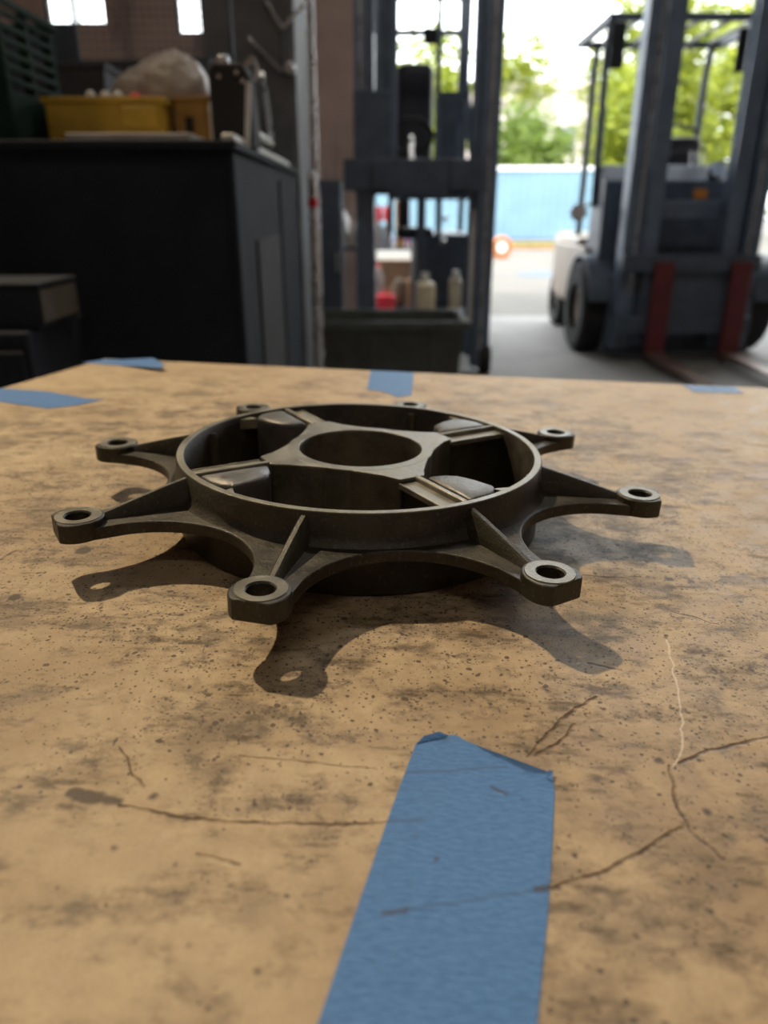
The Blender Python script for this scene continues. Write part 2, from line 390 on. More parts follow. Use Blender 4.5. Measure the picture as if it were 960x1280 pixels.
# ------------------------------------------------------------------ work table
tbl = thing('work_table', (0, 0, 0), 'tan board work table with grease stains and scratches', 'table')
TOP = [(-.336, .876), (.95, .770), (.95, -.45), (-.68, -.45)]
top = MB().prism(TOP[::-1], .872, .9).build('tabletop', M_TABLE, tbl, .002, mw=None)
top.matrix_basis = TILT
fr = MB(); ap = [(-.30, .80), (.88, .70), (.88, -.38), (-.58, -.38)]
for a, b in zip(ap, ap[1:] + ap[:1]): fr.bar((*a, .83), (*b, .83), .03, .08)
fo = fr.build('apron', M_DARK, tbl); fo.matrix_basis = TILT
for (x, y) in ap:
    p = TILT @ Vector((x, y, .87))
    MB().box(p.x - .03, p.x + .03, p.y - .03, p.y + .03, 0, p.z).build('leg', M_DARK, tbl, .004)

# ------------------------------------------------------------------ blue tape
def tape(label, pts, lifts=None, sag=()):
    """thin strip that follows the board; lifts raise single corners off it; the outline is closed on both faces"""
    b = MB(); n = len(pts); T = .00025
    bot = b.verts([(x, y, .9002 + (lifts or {}).get(i, 0)) for i, (x, y) in enumerate(pts)])
    tp = b.verts([(x, y, .9002 + T + (lifts or {}).get(i, 0)) for i, (x, y) in enumerate(pts)])
    for i in range(n): b.face([bot[i], bot[(i + 1) % n], tp[(i + 1) % n], tp[i]])
    b.face(tp); b.face(bot[::-1])
    bmesh.ops.triangulate(b.bm, faces=[f for f in b.bm.faces if len(f.verts) > 4])
    o = b.build('tape_strip', M_TAPE, smooth=False); o.matrix_world = TILT
    return tag(o, label, 'tape', 'strips of blue masking tape on the board')
def torn(a, b, n, amp):
    out = []
    for i in range(n + 1):
        t = i / n; x = a[0] + (b[0] - a[0]) * t; y = a[1] + (b[1] - a[1]) * t
        k = 0 if i in (0, n) else random.uniform(-amp, amp)
        out.append((x, y + k))
    return out
main = torn((.0133, .2063), (.0212, .2100), 3, .0004) + torn((.0212, .2104), (.0275, .2111), 3, .0005)[1:] + torn((.0275, .2111), (.0401, .2001), 8, .0008)[1:] + torn((.0401, .2001), (.0505, .1928), 6, .0007)[1:] + [(.0540, .1925), (.0576, .1935)]
n0 = len(main)
main += [(.0568, .1852), (.0515, .1626), (.0455, .1389), (.0380, .1122), (.0230, .0560), (-.0265, .0520), (-.0116, .1109), (-.0035, .1433), (.0050, .1764)]
tp = tape('long wide blue tape strip with torn end running out at the front', main)
# curled flaps at the torn end
def flap(pts, parent):
    b = MB(); b.prism([(x, y) for x, y, z in pts], 0, .0002)
    b.bm.verts.ensure_lookup_table(); n = len(pts)
    for i, (x, y, z) in enumerate(pts):
        b.bm.verts[i].co.z = .9005 + z; b.bm.verts[i + n].co.z = .9008 + z
    o = b.build('curled_flap', M_TAPE, parent, smooth=False); return o
flap([(.0136, .2058, 0), (.0225, .2090, 0), (.0245, .2100, .0004), (.0215, .2108, .0012), (.0160, .2085, .0010)], tp)
flap([(.0552, .1905, 0), (.0571, .1890, 0), (.0577, .1925, .0008), (.0563, .1932, .0012)], tp)
tape('blue tape strip at the left edge of the board', [(-.395, .712), (-.3273, .7009), (-.2832, .6790), (-.2642, .6758), (-.281, .6523), (-.3004, .6385), (-.400, .675)])
tape('dark ended blue tape strip curling off the far left corner', [(-.3510, .8450), (-.3290, .8700), (-.3143, .8690), (-.2746, .8640), (-.2468, .8168), (-.2503, .8075), (-.304, .8361)], {3: .004, 4: .006, 5: .004})
tape('short blue tape strip at the middle of the far edge', [(-.0199, .8460), (.0292, .8420), (.0269, .7824), (.024, .7301), (.0111, .7183), (-.0034, .7409), (-.0207, .7496)])
tape('pale blue tape strip at the far right of the board', [(.326, .8150), (.3819, .8105), (.3797, .7806), (.3272, .7817)])

# ------------------------------------------------------------------ the casting
PC = Vector((-.0148, .4135, .9003)); PH0 = -147.1
part = thing('cast_metal_flange', (0, 0, 0), 'dark cast metal flange with eight bored arms and four spokes', 'machine part')
part.matrix_world = TILT @ Matrix.Translation(PC)
RO, RI = .1042, .0996
def pol(r, a): return (r * math.cos(R(a)), r * math.sin(R(a)))
# ring wall (goes all the way down to the board)
ring = MB().lathe([(RI + .0010, 0), (RO - .0012, 0), (RO + .0004, .0016), (RO + .0004, .0205), (RO + .0042, .0262), (RO + .0016, .0282), (RO + .0003, .0318), (RO, .0415), (RO - .0007, .0424), (RI + .0006, .0424), (RI, .0416)], 128)
ring.build('ring_wall', M_CAST, part, angle=50)
rim = MB().lathe([(RI + .0002, .0420), (RO - .0004, .0420), (RO - .0006, .0427), (RI + .0004, .0427)], 128)
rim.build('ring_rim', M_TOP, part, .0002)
# flange plate with eight arms
BR, W, RM, HB = .1582, .0112, .1098, .0088
def flange_outline():
    out = []
    s, c = math.sin(R(22.5)), math.cos(R(22.5))
    d = (RM - W) / (1 - s); rho = d - RM
    for k in range(8):
        a0 = PH0 + 45 * k; ax = Vector(pol(1, a0)); no = Vector((-ax.y, ax.x))
        tip = []
        for j in range(-8, 9):
            th = math.pi + (j / 8) * math.pi / 2           # concave seat round the boss
            tip.append(ax * (BR + HB * math.cos(th)) - no * (HB * math.sin(th)))
        tip = tip if (tip[0].dot(no) < tip[-1].dot(no)) else tip[::-1]
        out.append(ax * BR - no * W)
        out += tip
        out.append(ax * BR + no * W)
        # scallop to the next arm
        mid = Vector(pol(d, a0 + 22.5)); am = R(a0 + 22.5)
        half = math.pi / 2 - R(22.5)
        for j in range(25):
            t = am + math.pi + half * (1 - 2 * j / 24)
            out.append(mid + Vector((math.cos(t), math.sin(t))) * rho)
    return out
fo = flange_outline()
inn = [Vector((p.x, p.y)).normalized() * (RI + .002) for p in fo]
MB().prism([tuple(p) for p in fo], .0203, .0265, [tuple(p) for p in inn]).build('arm_flange', M_CAST, part, .0008, 2)
# boss: ring with a squared-off outer end, ribs
def boss_mesh():
    n = 48; o = []; i_ = []; hr = .0058
    for k in range(n):
        a = 2 * math.pi * k / n; c, s = math.cos(a), math.sin(a)
        r = .0124
        if c > 0: r = min(.0106 / max(c, 1e-6), .0124 * (1 + .07 * abs(math.sin(2 * a))))
        o.append((r * c, r * s)); i_.append((hr * c, hr * s))
    b = MB(); b.prism(o, .0205, .0300, i_)
    return b
b0 = boss_mesh().build('boss', M_CAST, part, .0007, 2)
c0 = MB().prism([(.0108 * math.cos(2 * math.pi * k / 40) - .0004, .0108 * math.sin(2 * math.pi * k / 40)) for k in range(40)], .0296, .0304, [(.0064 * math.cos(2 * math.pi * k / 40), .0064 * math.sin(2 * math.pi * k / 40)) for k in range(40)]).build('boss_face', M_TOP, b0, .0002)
def rib_mesh():
    b = MB(); prof = [(.1030, .0408, .0020), (.1150, .0380, .0020), (.1300, .0340, .0020), (.1420, .0306, .0021), (.1490, .0288, .0022)]
    L = []
    for r, zt, hw in prof:
        bw = hw + .0016
        L.append(b.verts([(r, -bw, .0240), (r, -hw, zt - .0012), (r, -hw * .5, zt), (r, hw * .5, zt), (r, hw, zt - .0012), (r, bw, .0240)]))
    for u, v in zip(L, L[1:]):
        for i in range(6): b.face([u[i], u[(i + 1) % 6], v[(i + 1) % 6], v[i]])
    b.face(L[0][::-1]); b.face(L[-1])
    return b
r0 = rib_mesh().build('rib', M_CAST, part)
for k in range(8):
    a = PH0 + 45 * k
    if k == 0: o, r, f = b0, r0, c0
    else:
        o = b0.copy(); r = r0.copy(); f = c0.copy(); C.objects.link(o); C.objects.link(r); C.objects.link(f); o.parent = part; r.parent = part; f.parent = o
    o.location = (*pol(BR, a), 0); o.rotation_euler.z = R(a); r.rotation_euler.z = R(a)
# hub
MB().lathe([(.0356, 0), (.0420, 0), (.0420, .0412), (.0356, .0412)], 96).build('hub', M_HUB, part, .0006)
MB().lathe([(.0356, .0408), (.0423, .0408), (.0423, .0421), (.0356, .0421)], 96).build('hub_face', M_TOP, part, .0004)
def spoke(k):
    a0 = PH0 + 90 * k
    rot = Matrix.Rotation(R(a0), 4, 'Z')
    sp = MB(); P = lambda r, a: pol(r, a)
    # gusset joining hub and spoke
    g = [P(.0395, -42), P(.0422, -38), P(.0450, -27), P(.0515, -16), P(.0578, -11.5), P(.0592, -10), P(.0585, 4), P(.0560, 6.5), P(.0520, 10), P(.0460, 20), P(.0422, 33), P(.0395, 36)]
    g += [P(.0395, a) for a in (24, 20, 10, 0, -10, -20, -30)]
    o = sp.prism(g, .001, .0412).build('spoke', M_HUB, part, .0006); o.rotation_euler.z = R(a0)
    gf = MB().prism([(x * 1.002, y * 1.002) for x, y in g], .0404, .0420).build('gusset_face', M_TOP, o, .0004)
    # web and sunken strip on top of it
    MB().box(.056, .1005, -.0085, .0012, .001, .0385).build('web', M_CAST, o, .0004)
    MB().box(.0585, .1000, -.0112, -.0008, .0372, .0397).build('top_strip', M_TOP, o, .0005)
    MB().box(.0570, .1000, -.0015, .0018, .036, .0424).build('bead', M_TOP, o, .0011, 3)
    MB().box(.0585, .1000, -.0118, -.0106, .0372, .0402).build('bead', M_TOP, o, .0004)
    # rounded block beside the bead
    pts = [P(.0605, 4.5), P(.0640, 12), P(.0700, 16.5), P(.0800, 17.5), P(.0925, 17), P(.0965, 13.5), P(.0985, 8), P(.0984, 2.2), P(.0800, 2.9)]
    bl = MB(); n = len(pts); cx = sum(p[0] for p in pts) / n; cy = sum(p[1] for p in pts) / n
    L = []
    for sc, z in ((1.0, .004), (1.0, .0392), (.965, .0412), (.90, .0421), (.5, .0427)):
        L.append(bl.verts([(cx + (x - cx) * sc, cy + (y - cy) * sc, z) for x, y in pts]))
    for u, v in zip(L, L[1:]):
        for i in range(n): bl.face([u[i], u[(i + 1) % n], v[(i + 1) % n], v[i]])
    bl.face(L[0][::-1]); bl.face(L[-1])
    bl.build('rounded_block', M_BLOCK, o, .0010, 3, angle=50)
    # small ledge at the ring
    MB().prism([P(.0925, 16), P(.1000, 16.5), P(.1000, 22), P(.0955, 19)], .034, .0408).build('ledge', M_TOP, o, .0004)
    # fillet ribs inside the pocket
    MB().cyl(P(.0995, 38) + (.002,), P(.1000, 38) + (.0385,), .0042, .0030, 12).build('inner_rib', M_CAST, o)
for k in range(4): spoke(k)
# grease clot under one arm
g = MB(); bmesh.ops.create_icosphere(g.bm, subdivisions=3, radius=.0055)
for v in g.bm.verts: v.co = Vector((v.co.x * random.uniform(.9, 1.2), v.co.y * 1.1, v.co.z * .5 * random.uniform(.7, 1.1)))
g = g.build('grease_clot', M_DULL, part); g.location = (*pol(.160, PH0 + 90 + 1), .0196)

# ------------------------------------------------------------------ black cabinet and what stands on it
CT = 1.215
cab = thing('storage_cabinet', (0, 0, 0), 'large black storage cabinet behind the left corner of the table', 'cabinet')
bx('body', M_BLACK, cab, -1.62, -.335, 1.82, 3.08, .06, CT - .02, .008)
bx('top_panel', M_BLACK, cab, -1.64, -.325, 1.80, 3.10, CT - .02, CT, .004)
bx('plinth', M_DARK, cab, -1.58, -.37, 1.86, 3.04, 0, .06)
for x0, x1 in ((-1.60, -.985), (-.975, -.36)):
    d = bx('door', M_BLACK, cab, x0, x1, 1.805, 1.82, .10, CT - .05, .004)
    hx = x1 - .05 if x0 < -1 else x0 + .05
    MB().bar((hx, 1.79, .62), (hx, 1.79, .78), .014).build('handle', M_DARK, d, .002)
bx('side_panel', M_DULL, cab, -.335, -.328, 2.06, 2.50, .08, 1.00, .003)
bx('side_strip', M_BLACK, cab, -.335, -.329, 2.56, 3.02, .10, 1.16, .003)

tag(bx('board_sheet', M_PALE, None, -.70, -.425, 1.815, 2.33, CT, CT + .014, .002), 'pale grey board sheet under the yellow crate', 'board')
# green slatted crate
gc = thing('plastic_crate', (-1.03, 2.1, CT), 'dark green slatted plastic crate at the left end of the cabinet', 'crate')
m = MB(); X0, X1, Y0, Y1 = -.21, .17, -.17, .14
m.box(X0, X1, Y0, Y1, 0, .012); m.box(X0, X1, Y0, Y0 + .012, .012, .115); m.box(X0, X1, Y1 - .012, Y1, .012, .115); m.box(X0, X0 + .012, Y0 + .012, Y1 - .012, .012, .115); m.box(X1 - .012, X1, Y0 + .012, Y1 - .012, .012, .115)
m.build('tray', M_GREEN, gc, .003)
for x in (X0 + .012, X1 - .012):
    for y in (Y0 + .012, (Y0 + Y1) / 2, Y1 - .012): bx('post', M_GREEN, gc, x - .012, x + .012, y - .012, y + .012, .115, .29, .002)
for i in range(6):
    zz = .130 + i * .027
    bx('slat', M_GREEN, gc, X1 - .008, X1 + .002, Y0, Y1, zz, zz + .013, .002)
    bx('slat', M_GREEN, gc, X0, X1, Y0 - .002, Y0 + .008, zz, zz + .013, .002)
m = MB(); m.box(X0 - .01, X1 + .01, Y0 - .012, Y0, .283, .300); m.box(X0 - .01, X1 + .01, Y1, Y1 + .012, .283, .300); m.box(X1, X1 + .012, Y0 - .012, Y1 + .012, .283, .300); m.box(X0 - .012, X0, Y0 - .012, Y1 + .012, .283, .300)
m.build('rim', M_GREEN, gc, .003)
# slate bin
def open_box(parent, x0, x1, y0, y1, z0, z1, t, mat, rim=.008, name='body', taper=.0):
    b = MB(); xm, ym = (x0 + x1) / 2, (y0 + y1) / 2
    def loop(dx, z, tp): return [(xm + (x - xm) * tp, ym + (y - ym) * tp, z) for x, y in ((x0 + dx, y0 + dx), (x1 - dx, y0 + dx), (x1 - dx, y1 - dx), (x0 + dx, y1 - dx))]
    L = [b.verts(q) for q in (loop(0, z0, 1 - taper), loop(0, z1, 1), loop(t, z1, 1), loop(t, z0 + t, 1 - taper))]
    for u, v in zip(L, L[1:]):
        for i in range(4): b.face([u[i], u[(i + 1) % 4], v[(i + 1) % 4], v[i]])
    b.face(L[0][::-1]); b.face(L[-1])
    o = b.build(name, mat, parent, .004)
    r = MB(); h = rim * 1.6
    r.box(x0 - rim, x1 + rim, y0 - rim, y0, z1 - h, z1 + .002).box(x0 - rim, x1 + rim, y1, y1 + rim, z1 - h, z1 + .002).box(x0 - rim, x0, y0, y1, z1 - h, z1 + .002).box(x1, x1 + rim, y0, y1, z1 - h, z1 + .002)
    r.build('rim', mat, parent, .002)
    return o
sb = thing('plastic_bin', (-.90, 2.55, CT), 'slate grey plastic bin behind the yellow crate', 'bin')
open_box(sb, -.11, .10, -.12, .15, 0, .245, .008, M_BIN)
# yellow crate, ochre bin, bag
yc = thing('plastic_crate', (-.69, 2.19, CT + .0145), 'yellow plastic crate holding the cloudy plastic sack', 'crate')
open_box(yc, -.145, .145, -.13, .12, 0, .098, .006, M_YELLOW, .007)
bx('label_plate', M_YELLOW, yc, .045, .135, -.142, -.130, .030, .080, .003)
oc = thing('plastic_bin', (-.483, 2.22, CT + .0145), 'small ochre plastic bin between yellow crate and black jug', 'bin')
open_box(oc, -.048, .040, -.10, .10, 0, .108, .005, M_OCHRE, .006)
bx('slot', M_DULL, oc, -.022, -.002, -.1075, -.100, .028, .062)
def lump(name, mat, loc, rad, amp, seed, parent=None, flat=0.):
    rnd = random.Random(seed); b = MB(); bmesh.ops.create_icosphere(b.bm, subdivisions=4, radius=1)
    ph = [(Vector((rnd.uniform(-1, 1), rnd.uniform(-1, 1), rnd.uniform(-1, 1))) * rnd.uniform(2, 7), rnd.uniform(0, 6)) for _ in range(9)]
    for v in b.bm.verts:
        d = v.co.normalized(); k = 1 + amp * sum(math.sin(p.dot(d) + o) for p, o in ph) / 4
        q = d * k; z = max(q.z, -flat) if flat else q.z
        v.co = Vector((q.x * rad[0], q.y * rad[1], z * rad[2]))
    o = b.build(name, mat, parent, angle=80); o.location = loc
    return o
bag = lump('plastic_sack', M_BAG, (-.590, 2.235, CT + .118), (.135, .095, .118), .10, 3, flat=.80)
for v in bag.data.vertices:
    d = v.co; k = 1 + .05 * math.sin(d.x * 90 + d.z * 40) * math.sin(d.y * 70 + d.z * 85) + .035 * math.sin(d.x * 210 - d.y * 160)
    sx = max(-1, min(1, d.x / .135)); v.co = Vector((d.x * k, d.y * k, d.z * k * (1 + (.22 * sx if d.z > 0 else 0))))
tag(bag, 'cloudy plastic sack slumped in the yellow crate', 'sack')
lump('red_cap', M_REDB, (-.628, 2.125, CT + .115), (.018, .014, .018), .1, 5)
tag(bpy.data.objects['red_cap'], 'small dark red cap in front of the plastic sack', 'cap')
for i, (x, y) in enumerate(((-.735, 2.11), (-.70, 2.115), (-.668, 2.11))):
    o = MB().cyl((x, y, CT + .0225), (x, y, CT + .125), .013, .013, 14).cyl((x, y, CT + .125), (x, y, CT + .135), .013, .006, 14).build('spray_tube', M_WHITE)
    tag(o, ['leftmost white tube standing in the yellow crate', 'middle white tube standing in the yellow crate', 'white tube beside the red cap in the yellow crate'][i], 'tube', 'white tubes in the yellow crate')
# black jug with metal fittings
jg = thing('black_jug', (-.368, 2.07, CT), 'upright black plastic jug with metal fittings on the cabinet edge', 'jug')
m = MB(); prof = [(-.046, 0), (.046, 0), (.050, .02), (.048, .15), (.036, .178), (-.040, .182), (-.050, .16), (-.050, .02)]
f = m.verts([(x, -.06, z) for x, z in prof]); k = m.verts([(x, .06, z) for x, z in prof]); n = len(prof)
for i in range(n): m.face([f[i], f[(i + 1) % n], k[(i + 1) % n], k[i]])
m.face(f[::-1]); m.face(k); m.build('body', M_DULL, jg, .006)
MB().cyl((-.018, -.02, .180), (-.018, -.02, .200), .016, .013).build('cap', M_STEEL, jg, .002)
for (x, z) in ((-.022, .150), (.020, .158), (.034, .140)):
    MB().cyl((x, -.060, z), (x, -.068, z), .007, .006).build('bolt', M_STEEL, jg)
MB().path([(.030, 0, .178), (.048, 0, .200), (.058, 0, .175), (.052, 0, .150)], .006).build('handle', M_STEEL, jg)
# pale bars on the right edge of the cabinet
tag(bx('white_bar', M_WHITE, None, -.366, -.338, 1.86, 2.92, CT, CT + .018, .004), 'white bar lying along the right edge of the cabinet top', 'bar')
tag(MB().cyl((-.405, 2.30, CT + .082), (-.395, 2.85, CT + .072), .014).build('pale_tube', plain('pale_green_tube', (.55, .60, .52), .4)), 'pale green tube resting on the folded dark tarp', 'tube')
lump('dark_tarp', M_DULL, (-.425, 2.62, CT + .024), (.043, .24, .035), .05, 11, flat=.62); tag(bpy.data.objects['dark_tarp'], 'folded dark tarp behind the black jug', 'tarp')
o = MB().bar((-.298, 2.07, CT + .165), (-.330, 2.42, CT + .055), .012).build('metal_strap', M_STEEL); tag(o, 'bright metal strap leaning from the jug onto the tarp', 'strap')
o = MB().bar((-.330, 1.985, CT + .0), (-.318, 1.985, CT + .135), .010).build('thin_rod', M_WHITE); tag(o, 'thin white rod standing against the black jug', 'rod')
# wire mesh rack
wr = thing('wire_rack', (-.70, 2.80, CT), 'tall wire mesh rack standing behind the yellow crate', 'rack')
m = MB(); W0, W1, H = -.30, .205, .74
for x in (W0, W1): m.cyl((x, 0, 0), (x, 0, H), .007, .007, 10)
for z in (.03, H): m.cyl((W0, 0, z), (W1, 0, z), .006, .006, 10)
m.build('frame', M_DARK, wr)
m = MB(); k = 0
x = W0 + .0225
while x < W1 - .005: m.cyl((x, 0, .03), (x, 0, H), .0016, .0016, 5); x += .0225
z = .0525
while z < H - .005: m.cyl((W0, .003, z), (W1, .003, z), .0016, .0016, 5); z += .0225
tag(m.build('wire_grid', M_GREY, wr), kind='stuff')
for x in (W0, W1): MB().bar((x, -.09, .008), (x, .09, .008), .016).build('foot', M_DARK, wr, .002)
# things piled behind the mesh rack
tag(bx('black_board', M_DARK, None, -1.40, -1.08, 3.02, 3.06, CT, CT + .46, .004), 'dark board standing behind the green crate', 'board')
for i, (x0, x1, z1, yy, mm) in enumerate(((-1.06, -.80, .33, 2.90, M_BIN), (-.79, -.60, .34, 2.92, M_DARK), (-.58, -.50, .31, 2.91, M_BIN))):
    t = thing('carton', ((x0 + x1) / 2, yy + .06, CT), ['slate carton behind the wire rack at the left', 'dark carton behind the middle of the wire rack', 'narrow slate carton behind the right of the wire rack'][i], 'box')
    h = (x1 - x0) / 2
    bx('body', mm, t, -h, h, -.06, .06, 0, z1 - .012, .004); bx('lid', mm, t, -h - .005, h + .005, -.065, .065, z1 - .012, z1, .003)

# grey locker with folding bracket
lk = thing('steel_locker', (-.50, 3.62, 0), 'tall grey steel locker behind the black cabinet', 'locker')
bx('body', M_GREY, lk, -.20, .155, -.28, .24, 0, 2.28, .006)
bx('door', M_GREY, lk, -.185, .140, -.292, -.28, .06, 2.22, .004)
for i in range(4): bx('vent_slot', M_DARK, lk, -.06, .05, -.294, -.291, 1.98 + i * .03, 1.99 + i * .03)
br = thing('folding_bracket', (-.45, 3.30, 1.60), 'bright steel folding bracket with knob on the grey locker', 'bracket')
MB().bar((-.069, 0, .085), (.055, -.01, -.03), .022, .010).build('arm', M_STEEL, br, .002)
MB().cyl((.085, .02, -.018), (.085, -.03, -.018), .024, .020).build('knob', M_STEEL, br, .003)
MB().bar((.005, 0, .205), (.060, -.01, .118), .022, .010).build('arm', M_STEEL, br, .002)
MB().bar((.062, -.012, .112), (.150, -.005, .190), .020, .010).build('arm', M_STEEL, br, .002)
MB().bar((.055, .0, -.03), (.062, -.005, .12), .008).build('link', M_DARK, br)
o = MB().cyl((-.36, 4.25, 0), (-.36, 4.25, ZC), .019, .019, 20).build('conduit_pipe', M_STEEL); tag(o, 'slim vertical steel pipe in front of the stained wall', 'pipe')
# pump handle post
ph = thing('pump_post', (-.285, 3.22, 0), 'slim chrome post with red band beside the black cabinet', 'post')
MB().cyl((0, 0, .03), (0, 0, 1.19), .017).build('pole', M_STEEL, ph); MB().cyl((0, 0, 1.085), (0, 0, 1.12), .020).build('band', M_REDB, ph); MB().cyl((0, 0, 0), (0, 0, .03), .035, .03, 24).build('base', M_DARK, ph, .004)
MB().cyl((0, 0, 1.19), (0, 0, 1.215), .022, .014).build('cap', M_STEEL, ph)
# cart with small carton at the far left
ct = thing('tool_cart', (-.92, 1.55, 0), 'low black tool cart at the left beside the table', 'cart')
bx('body', M_BLACK, ct, -.26, .25, -.14, .14, .10, .86, .006)
for i in range(3): 
    d = bx('drawer', M_BLACK, ct, -.25, .24, -.152, -.14, .14 + i * .235, .355 + i * .235, .004); MB().bar((-.1, -.165, .30 + i * .235), (.1, -.165, .30 + i * .235), .012).build('handle', M_DARK, d)
for x in (-.2, .2):
    for y in (-.1, .1): MB().cyl((x - .012, y, .05), (x + .012, y, .05), .05, .05, 20).build('caster', M_DULL, ct)
pb = thing('small_carton', (-.84, 1.53, .86), 'small brown carton on the black tool cart', 'box')
bx('body', M_BLACK, pb, -.20, .185, -.08, .10, 0, .075, .003); bx('flap', plain('buff_card', (.10, .09, .065), .8), pb, .186, .189, -.075, .095, .012, .072); bx('lid', M_BLACK, pb, -.205, .19, -.085, .105, .075, .085, .003)

# ------------------------------------------------------------------ plastic tub and dark locker by the left forklift
tb = thing('plastic_tub', (-.07, 4.72, 0), 'large dark grey green plastic tub in front of the left forklift', 'tub')
open_box(tb, -.565, .545, -.28, .28, 0, .47, .012, M_TUB, .028, taper=.07)
for x in (-.36, .0, .36): MB().bar((x, -.268, .02), (x, -.283, .42), .030, .014).build('stiffener', M_TUB, tb, .004)
for x in (-.56, .55): MB().path([(x, -.10, .46), (x * 1.08, -.09, .43), (x * 1.08, .09, .43), (x, .10, .46)], .010).build('handle', M_STEEL, tb)
dl = thing('steel_cabinet', (-.36, 5.30, 0), 'slim dark steel cabinet left of the left forklift mast', 'cabinet')
bx('body', M_DARK, dl, -.125, .08, -.14, .16, 0, 1.255, .005); bx('door', M_DARK, dl, -.115, .07, -.150, -.14, .04, 1.22, .003); MB().bar((.05, -.165, .7), (.05, -.165, .82), .012).build('handle', M_STEEL, dl)

# ------------------------------------------------------------------ forklifts
def wheel(parent, x0, x1, y, r, hubmat, name='tyre'):
    b = MB().lathe([(r * .55, x0), (r * .92, x0), (r, x0 + .03), (r, x1 - .03), (r * .92, x1), (r * .55, x1)], 36)
    bmesh.ops.rotate(b.bm, verts=b.bm.verts, cent=(0, 0, 0), matrix=Matrix.Rotation(R(90), 3, 'Y'))
    # rotating Z -> X
    for v in b.bm.verts: v.co = Vector((v.co.x, v.co.y + y, v.co.z + r))
    o = b.build(name, M_DULL, parent)
    hb = MB().cyl((x0 + .05, y, r), (x1 - .05, y, r), r * .56, r * .56, 24).build('wheel_hub', hubmat, o)
    for k in range(6):
        a = R(60 * k); xx = x0 + .05
        MB().cyl((xx - .015, y + r * .34 * math.cos(a), r + r * .34 * math.sin(a)), (xx, y + r * .34 * math.cos(a), r + r * .34 * math.sin(a)), .018, .018, 8).build('wheel_nut', M_STEEL, o)
    return o
def channel(parent, x0, x1, y0, y1, z0, z1, open_right):
    b = MB(); t = .022
    b.box(x0, x1, y0, y0 + t, z0, z1); b.box(x0, x1, y1 - t, y1, z0, z1)
    b.box(x0, x0 + t, y0 + t, y1 - t, z0, z1) if open_right else b.box(x1 - t, x1, y0 + t, y1 - t, z0, z1)
    return b.build('mast_channel', M_MAST, parent, .003)

# right forklift, mast towards us
fr = thing('forklift', (2.23, 5.75, 0), 'forklift with red fork shanks and cream body at the right of the open door', 'forklift', 'forklifts at the door')
channel(fr, -.495, -.375, -.06, .10, .10, 2.75, True); channel(fr, .375, .495, -.06, .10, .10, 2.75, False)
channel(fr, -.355, -.235, -.03, .09, .12, 2.70, True); channel(fr, .235, .355, -.03, .09, .12, 2.70, False)
for z in (.16, 1.02, 2.62): bx('mast_crossbeam', M_MAST, fr, -.375, .375, .10, .16, z, z + .12, .004)
for x in (-.30, .30): MB().cyl((x, .15, .15), (x, .15, 1.9), .030).build('lift_cylinder', M_MAST, fr)
for x in (-.41, .41): MB().bar((x, -.068, .5), (x, -.068, 2.6), .012, .006).build('chain', M_STEEL, fr)
for z in (.22, .66): bx('carriage_bar', M_DARK, fr, -.50, .50, -.12, -.06, z, z + .12, .005)
bx('carriage_plate', M_DARK, fr, -.34, .34, -.09, -.06, .34, .66, .004)
for x in (-.205, .355):
    m = MB(); m.box(x - .070, x + .070, -.165, -.12, .05, .73); f = m.build('fork', M_RED, fr, .006)
    b = MB(); q = b.verts([(x - .07, -.12, .05), (x + .07, -.12, .05), (x + .07, -.12, .095), (x - .07, -.12, .095)]); e = b.verts([(x - .045, -1.15, .05), (x + .045, -1.15, .05), (x + .045, -1.15, .062), (x - .045, -1.15, .062)])
    for i in range(4): b.face([q[i], q[(i + 1) % 4], e[(i + 1) % 4], e[i]])
    b.face(q[::-1]); b.face(e); b.build('fork_blade', plain('worn_fork_steel', (.16, .10, .075), .5, .4), f)
m = MB(); pr = [(.34, .34), (.34, 1.28), (.52, 1.40), (.70, 1.36), (.74, .62), (1.2, .58), (1.2, .34)]
f = m.verts([(-.56, y, z) for y, z in pr]); k = m.verts([(.66, y, z) for y, z in pr]); n = len(pr)
for i in range(n): m.face([f[i], f[(i + 1) % n], k[(i + 1) % n], k[i]])
m.face(f[::-1]); m.face(k); m.build('cowl', M_DARK, fr, .015, 3)
bx('body', M_CREAM, fr, -.56, .66, 1.0, 1.75, .30, .86, .03, seg=3)
bx('counterweight', M_CREAM, fr, -.50, .62, 1.75, 2.30, .24, .88, .08, seg=4)
bx('front_axle', M_DARK, fr, -.50, .62, 0.14, .60, .04, .62, .02); bx('side_panel', M_CREAM, fr, -.60, -.56, .62, 1.7, .36, .80, .01)
for x0, x1 in ((-.68, -.45), (.58, .81)):
    m = MB(); pr = [(a, .40) for a in (0,)]
    wheel(fr, x0, x1, .50, .345, M_CREAM)
    q = [(.50 + .40 * math.cos(R(a)), .36 + .40 * math.sin(R(a))) for a in range(10, 171, 16)]; q2 = [(.50 + .375 * math.cos(R(a)), .36 + .375 * math.sin(R(a))) for a in range(170, 9, -16)]
    L = q + q2; f = m.verts([(x0 + .02, y, z) for y, z in L]); k = m.verts([(x1 - .01, y, z) for y, z in L]); n = len(L)
    for i in range(n): m.face([f[i], f[(i + 1) % n], k[(i + 1) % n], k[i]])
    for i in range(len(q) - 1):
        j = n - 1 - i; m.face([f[i], f[i + 1], f[j - 1], f[j]]); m.face([k[i + 1], k[i], k[j], k[j - 1]])
    m.build('fender', M_DARK, fr, .004)
for x0, x1 in ((-.52, -.34), (.42, .60)): wheel(fr, x0, x1, 1.98, .25, M_CREAM)
gx0, gx1 = -.575, .70
